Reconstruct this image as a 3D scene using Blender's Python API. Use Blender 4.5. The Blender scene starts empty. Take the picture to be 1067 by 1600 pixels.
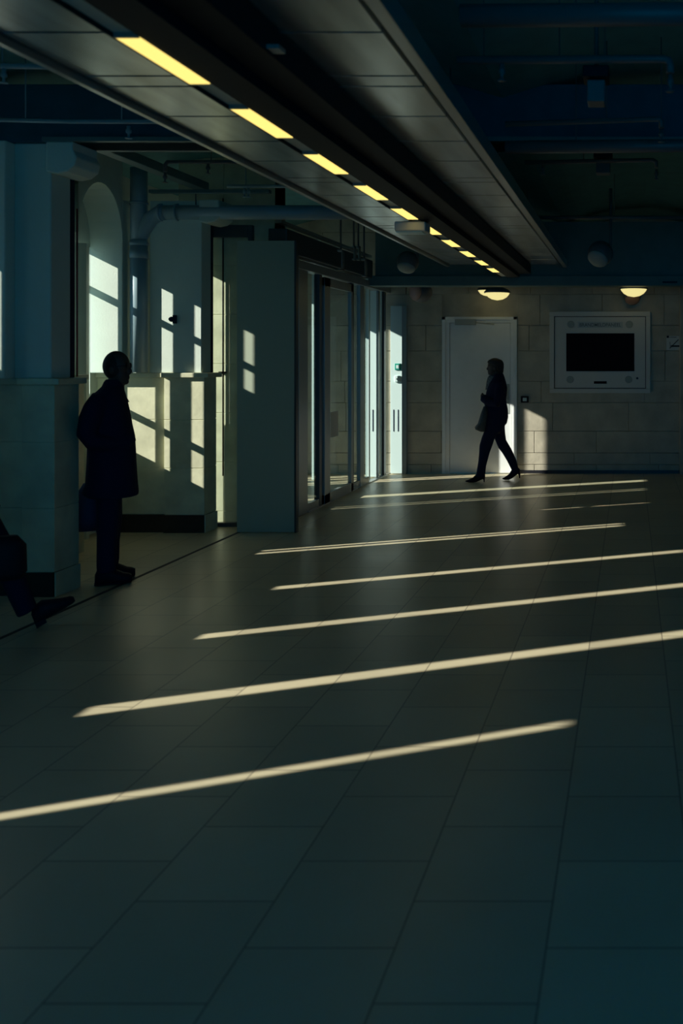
import bpy, bmesh, math, random
from mathutils import Vector, Matrix
random.seed(7)
scn = bpy.context.scene
COL = scn.collection
F, H0, VX, VY = 1400.0, 1.68, 985.0, 559.0     # focal length in px, eye height, vanishing point

# ------------------------------------------------------------------ camera
cam = bpy.data.objects.new('camera', bpy.data.cameras.new('camera'))
COL.objects.link(cam)
cam.location = (0, 0, H0); cam.rotation_euler = (math.pi/2, 0, 0)
cam.data.sensor_width = 36; cam.data.lens = F/1600*36
cam.data.shift_x = (533.5-VX)/1600; cam.data.shift_y = -(800-VY)/1600
cam.data.clip_start = .05; cam.data.clip_end = 200
cam.data.dof.use_dof = True; cam.data.dof.focus_distance = 10.0; cam.data.dof.aperture_fstop = 2.4
scn.camera = cam
# ------------------------------------------------------------------ light
W = bpy.data.worlds.new('World'); scn.world = W; W.use_nodes = True
WCOL = (0.0, 0.40, 0.92); WSTR = 1.05
W.node_tree.nodes['Background'].inputs[0].default_value = (*WCOL, 1)
W.node_tree.nodes['Background'].inputs[1].default_value = WSTR
L = Vector((1, .413, -.5))
sun = bpy.data.objects.new('sun', bpy.data.lights.new('sun', 'SUN')); COL.objects.link(sun)
sun.rotation_euler = L.to_track_quat('-Z', 'Y').to_euler()
sun.data.energy = 10.5; sun.data.color = (1.0, .92, .84); sun.data.angle = math.radians(.5)
scn.view_settings.view_transform = 'Standard'; scn.view_settings.look = 'None'
scn.view_settings.exposure = 0; scn.view_settings.gamma = 1; scn.view_settings.use_curve_mapping = False

# ------------------------------------------------------------------ materials
def mat(name, col, rough=.6, metal=0, noise=0, nscale=6, bump=0, bscale=40, spec=.5, emit=None, estr=0, stretch=None):
    m = bpy.data.materials.new(name); m.use_nodes = True
    nt = m.node_tree; b = nt.nodes['Principled BSDF']
    b.inputs['Base Color'].default_value = (*col, 1); b.inputs['Roughness'].default_value = rough
    b.inputs['Metallic'].default_value = metal; b.inputs['Specular IOR Level'].default_value = spec
    if emit:
        b.inputs['Emission Color'].default_value = (*emit, 1); b.inputs['Emission Strength'].default_value = estr
    tc = nt.nodes.new('ShaderNodeTexCoord'); mp = nt.nodes.new('ShaderNodeMapping')
    nt.links.new(tc.outputs['Object'], mp.inputs[0])
    if stretch: mp.inputs['Scale'].default_value = stretch
    if noise:
        n = nt.nodes.new('ShaderNodeTexNoise'); n.inputs['Scale'].default_value = nscale; n.inputs['Detail'].default_value = 6
        nt.links.new(mp.outputs[0], n.inputs[0])
        r = nt.nodes.new('ShaderNodeMapRange'); r.inputs[1].default_value = .3; r.inputs[2].default_value = .7
        r.inputs[3].default_value = 1-noise; r.inputs[4].default_value = 1+noise*.4
        nt.links.new(n.outputs[0], r.inputs[0])
        mx = nt.nodes.new('ShaderNodeVectorMath'); mx.operation = 'SCALE'; mx.inputs[0].default_value = col
        nt.links.new(r.outputs[0], mx.inputs['Scale']); nt.links.new(mx.outputs[0], b.inputs['Base Color'])
    if bump:
        n2 = nt.nodes.new('ShaderNodeTexNoise'); n2.inputs['Scale'].default_value = bscale; n2.inputs['Detail'].default_value = 4
        nt.links.new(mp.outputs[0], n2.inputs[0])
        bp = nt.nodes.new('ShaderNodeBump'); bp.inputs['Strength'].default_value = bump; bp.inputs['Distance'].default_value = .01
        nt.links.new(n2.outputs[0], bp.inputs['Height']); nt.links.new(bp.outputs[0], b.inputs['Normal'])
    return m
M = {}
M['plaster'] = mat('plaster', (.66, .74, .64), .75, noise=.06, nscale=3, bump=.1, bscale=60)
M['stone'] = mat('stone', (.70, .69, .48), .35, noise=.22, nscale=5, bump=.15, bscale=25)
M['wallstone'] = mat('wallstone', (.52, .47, .36), .55, noise=.25, nscale=4, bump=.2, bscale=30)
M['granite'] = mat('granite', (.02, .02, .025), .25)
M['dark'] = mat('dark', (.01, .02, .05), .6, spec=.3)
M['black'] = mat('black', (.012, .012, .02), .6, spec=.2)
M['frame'] = mat('frame_metal', (.33, .36, .36), .35, metal=.5)
M['darkframe'] = mat('dark_frame', (.08, .09, .10), .35, metal=.4)
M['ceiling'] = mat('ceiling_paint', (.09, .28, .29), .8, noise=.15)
M['webshade'] = mat('beam_web_shade', (.03, .11, .16), .8, noise=.2)  # beam paint darkened, puts the shade on the webs into the colour
M['beam'] = mat('beam_paint', (.12, .20, .20), .5, noise=.12)
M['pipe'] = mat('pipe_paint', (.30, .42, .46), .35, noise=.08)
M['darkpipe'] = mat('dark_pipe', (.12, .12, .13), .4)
M['door'] = mat('door_paint', (.84, .86, .84), .45, noise=.04, bump=.03)
M['white'] = mat('white_paint', (.64, .80, .78), .4)
M['panelgrey'] = mat('panel_grey', (.66, .64, .58), .45)
M['grille'] = mat('speaker_grille', (.34, .38, .36), .6)
M['screen'] = mat('screen_glass', (.006, .006, .012), .7, spec=.1)
M['slat'] = mat('brushed_metal', (.66, .68, .68), .27, metal=.8, noise=.35, nscale=3, stretch=(3, .4, 1))
M['rail'] = mat('rail_metal', (.45, .45, .44), .3, metal=.7)
M['tallpanel'] = mat('tall_panel', (.40, .45, .34), .6)
M['lamp'] = mat('yellow_tube', (.9, .7, .3), .5, emit=(1.0, .76, .20), estr=1.25)
M['domelamp'] = mat('dome_glow', (.9, .8, .4), .5, emit=(1.0, .86, .36), estr=.85)
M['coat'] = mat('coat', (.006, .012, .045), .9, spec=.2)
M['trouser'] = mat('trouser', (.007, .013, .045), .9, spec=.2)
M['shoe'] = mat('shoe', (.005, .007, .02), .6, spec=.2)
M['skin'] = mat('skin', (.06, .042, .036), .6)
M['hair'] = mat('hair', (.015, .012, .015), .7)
M['scarf'] = mat('scarf', (.16, .17, .17), .8, noise=.9, nscale=60)
M['bluebag'] = mat('blue_bag', (.012, .02, .10), .6)
M['greysatchel'] = mat('grey_bag', (.06, .08, .09), .7, noise=.4, nscale=20)
M['red'] = mat('red_paint', (.4, .03, .03), .5)
M['copper'] = mat('copper_mesh', (.35, .2, .16), .5)
M['green'] = mat('green_sign', (.0, .30, .22), .5)
M['paper'] = mat('paper', (.7, .7, .68), .8)
M['seal'] = mat('seal', (.04, .04, .045), .8)
M['text'] = mat('letters', (.10, .14, .16), .6)

def glass(name, tint=(.93, .97, .96), base=.05):
    m = bpy.data.materials.new(name); m.use_nodes = True; nt = m.node_tree; nt.nodes.clear()
    o = nt.nodes.new('ShaderNodeOutputMaterial'); mx = nt.nodes.new('ShaderNodeMixShader')
    t = nt.nodes.new('ShaderNodeBsdfTransparent'); t.inputs[0].default_value = (*tint, 1)
    g = nt.nodes.new('ShaderNodeBsdfGlossy'); g.inputs['Roughness'].default_value = .02
    lw = nt.nodes.new('ShaderNodeLayerWeight'); lw.inputs[0].default_value = .5
    pw = nt.nodes.new('ShaderNodeMath'); pw.operation = 'POWER'; pw.inputs[1].default_value = 5; nt.links.new(lw.outputs['Facing'], pw.inputs[0])
    ad = nt.nodes.new('ShaderNodeMath'); ad.operation = 'MULTIPLY_ADD'; ad.inputs[1].default_value = .9; ad.inputs[2].default_value = .03; nt.links.new(pw.outputs[0], ad.inputs[0])
    nt.links.new(ad.outputs[0], mx.inputs[0]); nt.links.new(t.outputs[0], mx.inputs[1]); nt.links.new(g.outputs[0], mx.inputs[2])
    nt.links.new(mx.outputs[0], o.inputs[0]); return m
M['glass'] = glass('clear_glass')

def floor_mat():
    m = bpy.data.materials.new('floor_tiles'); m.use_nodes = True; nt = m.node_tree; b = nt.nodes['Principled BSDF']
    tc = nt.nodes.new('ShaderNodeTexCoord'); sp = nt.nodes.new('ShaderNodeSeparateXYZ'); cb = nt.nodes.new('ShaderNodeCombineXYZ')
    nt.links.new(tc.outputs['Object'], sp.inputs[0])
    def mth(op, a, v):
        n = nt.nodes.new('ShaderNodeMath'); n.operation = op; nt.links.new(a, n.inputs[0]); n.inputs[1].default_value = v; return n.outputs[0]
    nt.links.new(mth('ADD', sp.outputs['Y'], 20.11), cb.inputs[0]); nt.links.new(mth('ADD', sp.outputs['X'], .24+.43*40), cb.inputs[1])
    br = nt.nodes.new('ShaderNodeTexBrick'); nt.links.new(cb.outputs[0], br.inputs[0])
    br.offset = .5; br.inputs['Scale'].default_value = 1; br.inputs['Brick Width'].default_value = .44; br.inputs['Row Height'].default_value = .43
    br.inputs['Mortar Size'].default_value = .0035; br.inputs['Mortar Smooth'].default_value = .2
    br.inputs['Color1'].default_value = (.62, .54, .36, 1); br.inputs['Color2'].default_value = (.53, .46, .31, 1); br.inputs['Mortar'].default_value = (.24, .20, .14, 1)
    n = nt.nodes.new('ShaderNodeTexNoise'); n.inputs['Scale'].default_value = 1.6; n.inputs['Detail'].default_value = 8
    nt.links.new(tc.outputs['Object'], n.inputs[0])
    r = nt.nodes.new('ShaderNodeMapRange'); r.inputs[3].default_value = .8; r.inputs[4].default_value = 1.15; nt.links.new(n.outputs[0], r.inputs[0])
    mx = nt.nodes.new('ShaderNodeVectorMath'); mx.operation = 'SCALE'; nt.links.new(br.outputs[0], mx.inputs[0]); nt.links.new(r.outputs[0], mx.inputs['Scale'])
    nt.links.new(mx.outputs[0], b.inputs['Base Color'])
    r2 = nt.nodes.new('ShaderNodeMapRange'); r2.inputs[3].default_value = .26; r2.inputs[4].default_value = .40; nt.links.new(n.outputs[0], r2.inputs[0])
    nt.links.new(r2.outputs[0], b.inputs['Roughness'])
    bp = nt.nodes.new('ShaderNodeBump'); bp.invert = True; bp.inputs['Strength'].default_value = .3; bp.inputs['Distance'].default_value = .003
    nt.links.new(br.outputs['Fac'], bp.inputs['Height']); nt.links.new(bp.outputs[0], b.inputs['Normal'])
    return m
M['floor'] = floor_mat()

# ------------------------------------------------------------------ helpers
def P(x, y, Y):
    s = F/Y
    return Vector(((x-VX)/s, Y, H0+(VY-y)/s))
TURN = None                     # a person's own frame: centre, facing sideways across the line of sight
def turn_point(v):
    cx, cy = TURN; R = math.hypot(cx, cy); k = cy/R
    u, w = (v[0]-cx)*k, v[1]-cy
    return (cx+u*cy/R+w*cx/R, cy-u*cx/R+w*cy/R, v[2])
class MB:
    def __init__(self): self.v = []; self.f = []; self.sm = []
    def add(self, vs, fs, smooth=False):
        o = len(self.v); self.v += [tuple(v) for v in vs]; self.f += [tuple(i+o for i in f) for f in fs]; self.sm += [smooth]*len(fs); return self
    def box(self, x0, x1, y0, y1, z0, z1):
        if x0 > x1: x0, x1 = x1, x0
        if y0 > y1: y0, y1 = y1, y0
        if z0 > z1: z0, z1 = z1, z0
        vs = [(x, y, z) for z in (z0, z1) for y in (y0, y1) for x in (x0, x1)]
        return self.add(vs, [(0, 2, 3, 1), (4, 5, 7, 6), (0, 1, 5, 4), (2, 6, 7, 3), (0, 4, 6, 2), (1, 3, 7, 5)])
    def rings(self, rs, cap=True, smooth=True):
        n = len(rs[0]); vs = [p for r in rs for p in r]; fs = []
        for i in range(len(rs)-1):
            for j in range(n):
                k = (j+1) % n; fs.append((i*n+j, i*n+k, (i+1)*n+k, (i+1)*n+j))
        self.add(vs, fs, smooth)
        if cap:
            o = len(self.v)-len(vs)
            self.f.append(tuple(o+j for j in reversed(range(n)))); self.f.append(tuple(o+(len(rs)-1)*n+j for j in range(n))); self.sm += [False, False]
        return self
    def tube(self, pts, r, n=14, rads=None, cap=True):
        pts = [Vector(p) for p in pts]; rs = []; prev = None
        for i, p in enumerate(pts):
            if i == 0: d = pts[1]-p
            elif i == len(pts)-1: d = p-pts[i-1]
            else: d = (pts[i+1]-p).normalized()+(p-pts[i-1]).normalized()
            d.normalize()
            a = Vector((0, 0, 1)) if abs(d.z) < .9 else Vector((0, 1, 0))
            if prev is not None: a = prev
            u = (a-d*a.dot(d)).normalized(); w = d.cross(u); prev = u
            rr = rads[i] if rads else r
            rs.append([p+(u*math.cos(t)+w*math.sin(t))*rr for t in [2*math.pi*k/n for k in range(n)]])
        return self.rings(rs, cap)
    def lathe(self, c, prof, n=24, axis='z'):
        c = Vector(c); rs = []
        for (r, h) in prof:
            ring = []
            for k in range(n):
                t = 2*math.pi*k/n; a, b = r*math.cos(t), r*math.sin(t)
                ring.append(c+(Vector((a, b, h)) if axis == 'z' else Vector((a, h, b)) if axis == 'y' else Vector((h, a, b))))
            rs.append(ring)
        return self.rings(rs, True)
    def ball(self, c, rx, ry=None, rz=None, n=16, m=10):
        ry = ry or rx; rz = rz or rx; c = Vector(c); rs = []
        for i in range(m+1):
            ph = -math.pi/2+math.pi*(i+.02)/(m+.04); rs.append([c+Vector((rx*math.cos(ph)*math.cos(2*math.pi*k/n), ry*math.cos(ph)*math.sin(2*math.pi*k/n), rz*math.sin(ph))) for k in range(n)])
        return self.rings(rs, True)
    def build(self, name, m, parent=None, bevel=0, label=None):
        if TURN is not None: self.v = [turn_point(v) for v in self.v]
        me = bpy.data.meshes.new(name); me.from_pydata(self.v, [], self.f); me.update()
        bm = bmesh.new(); bm.from_mesh(me); bmesh.ops.recalc_face_normals(bm, faces=bm.faces); bm.to_mesh(me); bm.free()
        me.polygons.foreach_set('use_smooth', self.sm)
        o = bpy.data.objects.new(name, me); COL.objects.link(o); me.materials.append(m if not isinstance(m, str) else M[m])
        if parent is not None:
            o.parent = parent; o.matrix_parent_inverse = Matrix.Translation(-Vector(parent.location)) if parent.type == 'EMPTY' and parent.parent is None else parent.matrix_parent_inverse.copy()
            if parent.type != 'EMPTY': o.matrix_parent_inverse = Matrix()
        if bevel:
            bv = o.modifiers.new('bevel', 'BEVEL'); bv.width = bevel; bv.segments = 2; bv.limit_method = 'ANGLE'
        if label: o['label'] = label
        return o
def tag(o, label=None, cat=None, group=None, kind=None):
    if label: o['label'] = label
    if cat: o['category'] = cat
    if group: o['group'] = group
    if kind: o['kind'] = kind
    return o
def thing(name, loc, label, cat, group=None):
    o = bpy.data.objects.new(name, None); COL.objects.link(o); o.location = loc; o.empty_display_size = .1
    return tag(o, label, cat, group)
def kids(o): return [c for c in bpy.data.objects if c.parent == o]
def copy_tree(o, off=(0, 0, 0), parent=None):
    c = o.copy(); COL.objects.link(c)
    if parent is None: c.location = Vector(o.location)+Vector(off)
    else: c.parent = parent
    for ch in kids(o): copy_tree(ch, parent=c)
    return c
def S(name, mb, m, parent=None, bevel=0):
    o = mb.build(name, m, parent, bevel)
    if parent is None: o['kind'] = 'structure'
    return o

# ================================================================== SETTING
YB = 13.0                      # back wall
XF = -5.14                     # inner face of the left facade
XR = 3.4
ZC = 3.75
S('floor', MB().box(-5.24, XR, -9, YB, -.15, 0), 'floor')
S('pavement', MB().box(-20, -5.24, -10, 20, -.3, -.06), mat('paving', (.08, .18, .22), .8, noise=.2))
tag(MB().box(-3.785, -3.755, 1.0, 9.4, .0, .0025).build('floor_joint', 'seal'), kind='structure').name = 'trim_1'

# ---- left facade: slits placed to shape the sun; each entry is the band it lets in
T = .10; KI = .058; KO = .099
bands = [(2.14, 2.20, 1.205, 2.42), (3.20, 3.32, 1.205, 2.80), (4.35, 4.452, 1.205, 2.80), (5.49, 5.59, 1.205, 2.80),
         (5.96, 6.338, 1.91, 2.66), (6.91, 6.97, .90, 2.52), (7.03, 7.075, .90, 2.52), (8.03, 8.065, 2.03, 2.66), (8.228, 8.274, .88, 2.66),
         (8.336, 8.420, .88, 2.66), (8.468, 8.578, .88, 2.66), (8.744, 8.86, -.04, 2.95), (9.24, 9.262, -.04, 2.66), (9.36, 9.377, -.04, 2.66),
         (10.02, 10.20, -.04, 2.66), (11.45, 11.56, -.04, 2.74), (11.61, 11.76, -.04, 2.70), (11.95, 12.09, -.04, 2.80), (12.165, 12.38, -.04, 2.90)]
barred = {7, 8, 9, 10}
wl = MB(); y = -8.0; ops = []
for (p0, p1, z0, z1) in bands:
    a, b = p0-KO, p1-KI
    wl.box(XF-T, XF, y, a, -.1, ZC+.3)
    zb, zt = max(z0+.07, -.04), z1+.07
    if zb > .1: wl.box(XF-T, XF, a, b, -.1, zb)
    wl.box(XF-T, XF, a, b, zt, ZC+.3); ops.append((a, b, zb, zt)); y = b
wl.box(XF-T, XF, y, YB+.2, -.1, ZC+.3)
S('wall_left', wl, 'plaster')
for i, (a, b, zb, zt) in enumerate(ops):
    fr = MB(); xm = XF-T+.005
    fr.box(xm, xm+.02, a, b, zt-.02, zt)
    fr.box(xm, xm+.02, a, b, zb, zb+.02)
    if i in barred:
        for zz in (1.32, 2.35):
            if zb < zz: fr.box(xm+.015, XF-.01, a-.0, b, zz-.02, zz+.02)
    w = S('window_%d' % (i+1), fr, 'darkframe')
    MB().box(xm+.004, xm+.010, a, b, zb, zt).build('pane', 'glass', w)
# unseen tall wall, added to keep the sun out of the open end
S('sun_block_wall', MB().box(-5.6, -5.26, -16, -2.5, -.3, 8), 'plaster')
S('wall_right', MB().box(XR, XR+.2, -2.5, YB+.2, -.1, ZC+.3), mat('teal_bounce_tint', (.03, .32, .42), .7))  # unseen side wall added to block light; teal tints the bounce

# ---- ceiling : shallow vaults over transverse beams
cv = MB(); nseg = 10; wv = 2.15; x = -5.2; 
while x < XR+.1:
    pr = []
    for k in range(nseg+1):
        t = k/nseg; pr.append((x+wv*t, 3.50+.22*math.sin(math.pi*t)))
    for k in range(nseg):
        (xa, za), (xb, zb) = pr[k], pr[k+1]
        cv.add([(xa, -2.5, za), (xb, -2.5, zb), (xb, YB+.2, zb), (xa, YB+.2, za), (xa, -2.5, 4.0), (xb, -2.5, 4.0), (xb, YB+.2, 4.0), (xa, YB+.2, 4.0)],
               [(0, 1, 2, 3), (4, 7, 6, 5), (0, 4, 5, 1), (3, 2, 6, 7)], True)
    x += wv
S('ceiling', cv, 'ceiling')

# ---- back wall of stone blocks
rows = [0, .13, .30, .615, 1.03, 1.34, 1.78, 2.15, 2.60, 3.05, 3.5, 3.75]
bw = MB().box(-5.24, XR, YB+.03, YB+.25, -.1, 3.9)
DX0, DX1, DZ = P(691, 0, YB).x, P(808, 0, YB).x, P(0, 495, YB).z
rr = random.Random(3)
for i in range(len(rows)-1):
    x = -5.2-rr.random()*.6
    while x < XR:
        wd = rr.choice([.9, 1.1, 1.35, 1.5]); x0, x1 = max(x, -5.2), min(x+wd, XR)
        x += wd
        segs = [(x0, x1)]
        if rows[i] < DZ-.05:
            segs = [(x0, min(x1, DX0)), (max(x0, DX1), x1)]
        for (q0, q1) in segs:
            if q1-q0 > .02: bw.box(q0+.003, q1-.003, YB, YB+.05, rows[i]+.003, rows[i+1]-.003)
S('wall_back', bw, 'wallstone', bevel=.004)
S('sky_block_wall', MB().box(XF-.1, -1.6, -2.7, -2.5, 0, ZC+.3), 'plaster')  # unseen wall behind the camera, added to dim sky light on the piers
S('baseboard_back', MB().box(DX1, XR, YB-.012, YB, 0, .05), 'granite')
S('trim_2', MB().box(P(1062, 0, YB-.1).x, P(1062, 0, YB-.1).x+.5, YB-.12, YB, 0, 3.3), 'wallstone', bevel=.01)

# ================================================================== STONE PIERS
def pier(y0, xr, dep, xu, xs, xl, label):
    # y0 = camera-side face of the slab against the facade, xr = room-side face, dep = depth of the main block
    t = thing('stone_pier', (-4.4, y0+.15, 0), label, 'pillar', 'stone piers along the window wall')
    a0, a1, c0 = y0, y0+.17, y0+.12
    b0, b1 = y0+.08, y0+.08+dep
    rowz = [.17, .62, 1.085, 1.49]
    d = MB()
    for i in range(3):
        z0, z1 = rowz[i]+.002, rowz[i+1]-.002
        d.box(XF, xl-.005, c0, a1+.02, z0, z1); d.box(xl, xr, b0, b1, z0, z1)
    d.box(XF, xl-.01, c0+.005, a1+.015, .1, 1.5); d.box(xl+.005, xr-.005, b0+.005, b1-.005, .1, 1.5)
    d.build('dado', 'stone', t, bevel=.003)
    c = MB().box(XF, xl-.015, c0-.035, a1, 1.49, 1.535).box(xl-.015, xr+.05, b0-.035, b1+.02, 1.49, 1.535)
    c.build('dado_cap', 'stone', t, bevel=.006)
    k = MB().box(XF, xl-.005, c0-.02, a1, 0, .17).box(xl-.005, xr-.004, b0-.012, b1-.02, 0, .17)
    k.build('skirting', 'granite', t)
    MB().box(xr, xr+.012, b0, b1, 0, .17).build('skirting_return', 'stone', t)
    s = MB().box(XF, xu, a0, a1, 1.535, 3.19).box(xs, xr-.03, b0+.01, b1-.05, 1.535, 3.19)
    s.build('shaft', 'plaster', t, bevel=.008)
    MB().box(xr-.08, xr-.031, b1-.05, b1, 1.535, 3.19).build('corner_trim', 'dark', t)
    pr = [(xr-.03, 2.98), (xr+.05, 2.965), (xr+.12, 2.98), (xr+.17, 3.02), (xr+.185, 3.08), (xr+.16, 3.13), (xr+.16, 3.19), (xr-.03, 3.19)]
    cb = MB(); cb.rings([[(p[0], yy, p[1]) for p in pr] for yy in (b0-.05, b0+.24)], smooth=False)
    cb.build('corbel', 'plaster', t, bevel=.01)
    return t
pier(8.52, -4.09, .25, -4.83, -4.62, -4.475, 'far stone and plaster pier with sunlit window patches and a drain pipe before it')
pier(6.22, -4.05, .28, -4.34, -4.34, -4.28, 'nearest dark stone and plaster pier at the left edge, in front of the standing man')
tag(MB().tube([(-4.085, 6.615, 1.54), (-4.085, 6.615, 2.78)], .006, 8).build('red_conduit', 'red'), 'thin red vertical line of conduit on the back edge of the nearest pier', 'conduit')
pl = [(XF, 8.22), (-5.04, 8.30), (-5.04, 8.345), (XF, 8.275)]
S('trim_5', MB().rings([[(x, y, z) for x, y in pl] for z in (-.1, 2.74)], smooth=False), 'plaster')
ws = MB().box(XF, -4.73, 7.66, 7.76, 0, 1.49).box(XF, -4.70, 7.63, 7.78, 1.49, 1.535)
S('trim_6', ws, 'stone', bevel=.004)

# wall lining with an arched window recess in each bay (surface set in front of the facade)
def lining(y0, y1, n):
    # solid from y0 to ya, arched opening ya..yb
    ya, yb = y1-.68, y1
    mb = MB(); X0, X1 = XF, -4.83
    mb.box(X0, X1, y0, ya, 0.0, 3.55) if False else None
    prof = []
    yc, r, zs, rise = (ya+yb)/2, (yb-ya)/2, 2.78, .50
    N = 16
    pts = [(yc-r*math.cos(math.pi*k/N), zs+rise*math.sin(math.pi*k/N)) for k in range(N+1)]
    for k in range(N):
        (q0, s0), (q1, s1) = pts[k], pts[k+1]
        mb.add([(X0, q0, s0), (X0, q1, s1), (X1, q1, s1), (X1, q0, s0), (X0, q0, 3.55), (X0, q1, 3.55), (X1, q1, 3.55), (X1, q0, 3.55)],
               [(0, 1, 2, 3), (4, 7, 6, 5), (3, 2, 6, 7), (0, 4, 5, 1)], False)
    o = S('trim_%d' % n, mb, 'plaster')
lining(6.5, 8.52, 3)
lining(4.3, 6.22, 4)
# low sill wall between pier and window recess
# ceiling-high downstand along the top of the bay
# ================================================================== CEILING BEAMS
bl = thing('ceiling_beam', (-2.2, 6.42, 3.19), 'painted transverse ceiling beam resting on the corbel of the nearest pier', 'beam', 'transverse beams under the vaulted ceiling')
MB().box(-5.1, XR, 6.28, 6.30+.24, 3.19, 3.60).build('web', 'webshade', bl, bevel=.01)
MB().box(-4.1, XR, 6.24, 6.26+.32, 3.19, 3.22).build('flange', 'beam', bl)
blab = {4.18: 'painted transverse ceiling beam second from the camera, crossing behind the dark cable pipe', 1.94: 'painted transverse ceiling beam closest to the camera, above the frame',
        8.66: 'painted transverse ceiling beam over the far pier and big drain pipe', 10.9: 'painted transverse ceiling beam farthest away, above the glass doors'}
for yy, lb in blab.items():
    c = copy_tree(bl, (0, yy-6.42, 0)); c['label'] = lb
# longitudinal ledge over the window bay
ld = MB().box(-4.13, -4.02, 6.6, 8.55, 3.27, 3.35)
tag(ld.build('ceiling_ledge', 'beam', bevel=.006), 'pale sloping-looking ledge beam running between the two piers above the arched window', 'beam')
# cross beam near the back wall
xb = thing('header_beam', (-1, 11.95, 2.64), 'long grey cross beam in front of the back wall, above the white door', 'beam')
MB().box(P(575, 0, 11.95).x, XR, 11.95, 12.2, 2.64, 2.775).build('lower_band', 'beam', xb, bevel=.006)
MB().box(P(585, 0, 11.95).x, XR, 11.99, 12.2, 2.775, 3.5).build('upper_band', 'beam', xb)
MB().box(P(1035, 0, 11.95).x, P(1058, 0, 11.95).x, 11.943, 11.95, 2.675, 2.70).build('name_plate', 'dark', xb)

# ================================================================== METAL SUSPENDED CEILING
ZS = 2.90; YE = 11.75
def planks(x0, x1):
    mb = MB(); y = 1.0-2.2*2; lines = []
    base = [0, .15, .65, 1.17, 1.68]
    k = 0
    while y < YE:
        for b_ in base: lines.append(y+b_+.68)
        y += 2.2
    lines = [l for l in lines if l < YE-.1]+[YE]
    for a, b in zip(lines[:-1], lines[1:]):
        mb.box(x0, x1, a+.009, b-.009, ZS, ZS+.022)
    return mb
for (xa, xb_, lb, raily) in [(-2.36, -1.74, 'brushed metal plank ceiling strip left of the yellow lights', (-2.44, -2.36)),
                             (-1.44, -.93, 'brushed metal plank ceiling strip right of the dark light trough', (-.93, -.83))]:
    t = thing('plank_ceiling', ((xa+xb_)/2, 5, ZS), lb, 'suspended ceiling', 'metal plank ceiling strips')
    planks(xa, xb_).build('planks', 'slat', t, bevel=.002)
    MB().box(xa, xb_, -1, YE, ZS+.024, ZS+.04).build('backing_board', 'black', t)
    r = MB()
    if raily[0] < -2: r.box(-2.41, -2.375, 0, YE, ZS-.03, ZS+.05).box(-2.45, -2.41, 0, YE, ZS+.0, ZS+.08)
    else: r.box(-.885, -.83, 0, YE, ZS-.035, ZS+.06).box(-.93, -.885, 0, YE, ZS+.02, ZS+.06)
    r.build('edge_rail', 'rail', t, bevel=.004)
    for yy in (1.5, 3.7, 5.9, 8.1, 10.3):
        MB().tube([((xa+xb_)/2, yy, ZS+.03), ((xa+xb_)/2, yy, 3.66)], .006, 8).build('hanger_rod', 'darkpipe', t)
ZL = 2.73; HL = ZL-H0
XL0, XL1 = -1.607*HL, -1.53*HL
tr = thing('light_trough', (-1.5, 5, ZL), 'long black trough carrying the row of yellow lights under the ceiling', 'light trough')
MB().box(XL0-.006, XL0, 0, 11.7, ZL-.005, ZL+.19).box(XL1, -1.45, 0, 11.7, ZL, ZL+.19).box(XL0, XL1, 0, 11.7, ZL+.02, ZL+.19).build('housing', 'black', tr)
MB().box(-1.45, -1.30, 0, 11.7, ZL+.045, ZL+.16).build('cable_channel', 'black', tr, bevel=.004)
MB().box(XL0, XL1, 0, 11.7, ZL+.012, ZL+.019).build('reflector_strip', 'panelgrey', tr)
# lights
def lights():
    prev = None; k0 = HL*F
    starts = [.001996+.000571*i for i in range(11)]
    for i, q in enumerate(starts):
        ya, yb = q*k0, (q+.000335)*k0
        if yb > 11.65: continue
        t = thing('ceiling_light', ((XL0+XL1)/2, (ya+yb)/2, ZL), 'x', 'ceiling light', 'yellow lights in the trough')
        MB().box(XL0+.001, XL1-.001, ya, yb, ZL-.003, ZL+.012).build('diffuser', 'lamp', t)
        for ye in (ya-.012, yb): MB().box(XL0+.001, XL1-.001, ye, ye+.012, ZL-.004, ZL+.012).build('end_cap', 'rail', t)
        yield t
ordn = ['largest and nearest of the yellow ceiling lights, at upper left', 'second yellow ceiling light from the camera', 'third yellow ceiling light from the camera',
        'fourth yellow ceiling light from the camera', 'fifth yellow ceiling light, just before the hanging grey box', 'yellow ceiling light partly hidden behind the hanging grey box',
        'first yellow ceiling light beyond the hanging grey box', 'second yellow ceiling light beyond the hanging grey box', 'third yellow ceiling light beyond the hanging grey box',
        'dimly seen yellow ceiling light second from the far end', 'tiny yellow ceiling light at the far end of the trough']
for t, lb in zip(lights(), ordn): t['label'] = lb
# small silver clip in the trough
tag(MB().box(*sorted((P(412, 0, 3.2).x, P(436, 0, 3.2).x)), 3.2, 3.26, 2.785, 2.80).build('trough_clip', 'rail'), 'small pale clip on the dark trough near the top of the photo', 'clip')
# hanging grey box
hb = thing('hanging_box', (-1.65, 6.9, 2.65), 'flat grey box fixture hanging under the light trough', 'emergency light')
c0, c1 = P(620, 363, 6.9), P(668, 348, 6.9)
MB().box(c0.x, c1.x, 6.82, 7.0, c0.z, c1.z).build('housing', 'panelgrey', hb, bevel=.01)
MB().box(c0.x+.01, c1.x-.03, 6.84, 6.98, c0.z-.008, c0.z).build('lens', 'white', hb)
MB().box(P(632, 0, 6.9).x, P(655, 0, 6.9).x, 6.87, 6.95, c1.z, ZL-.001).build('mount', 'dark', hb)

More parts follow.
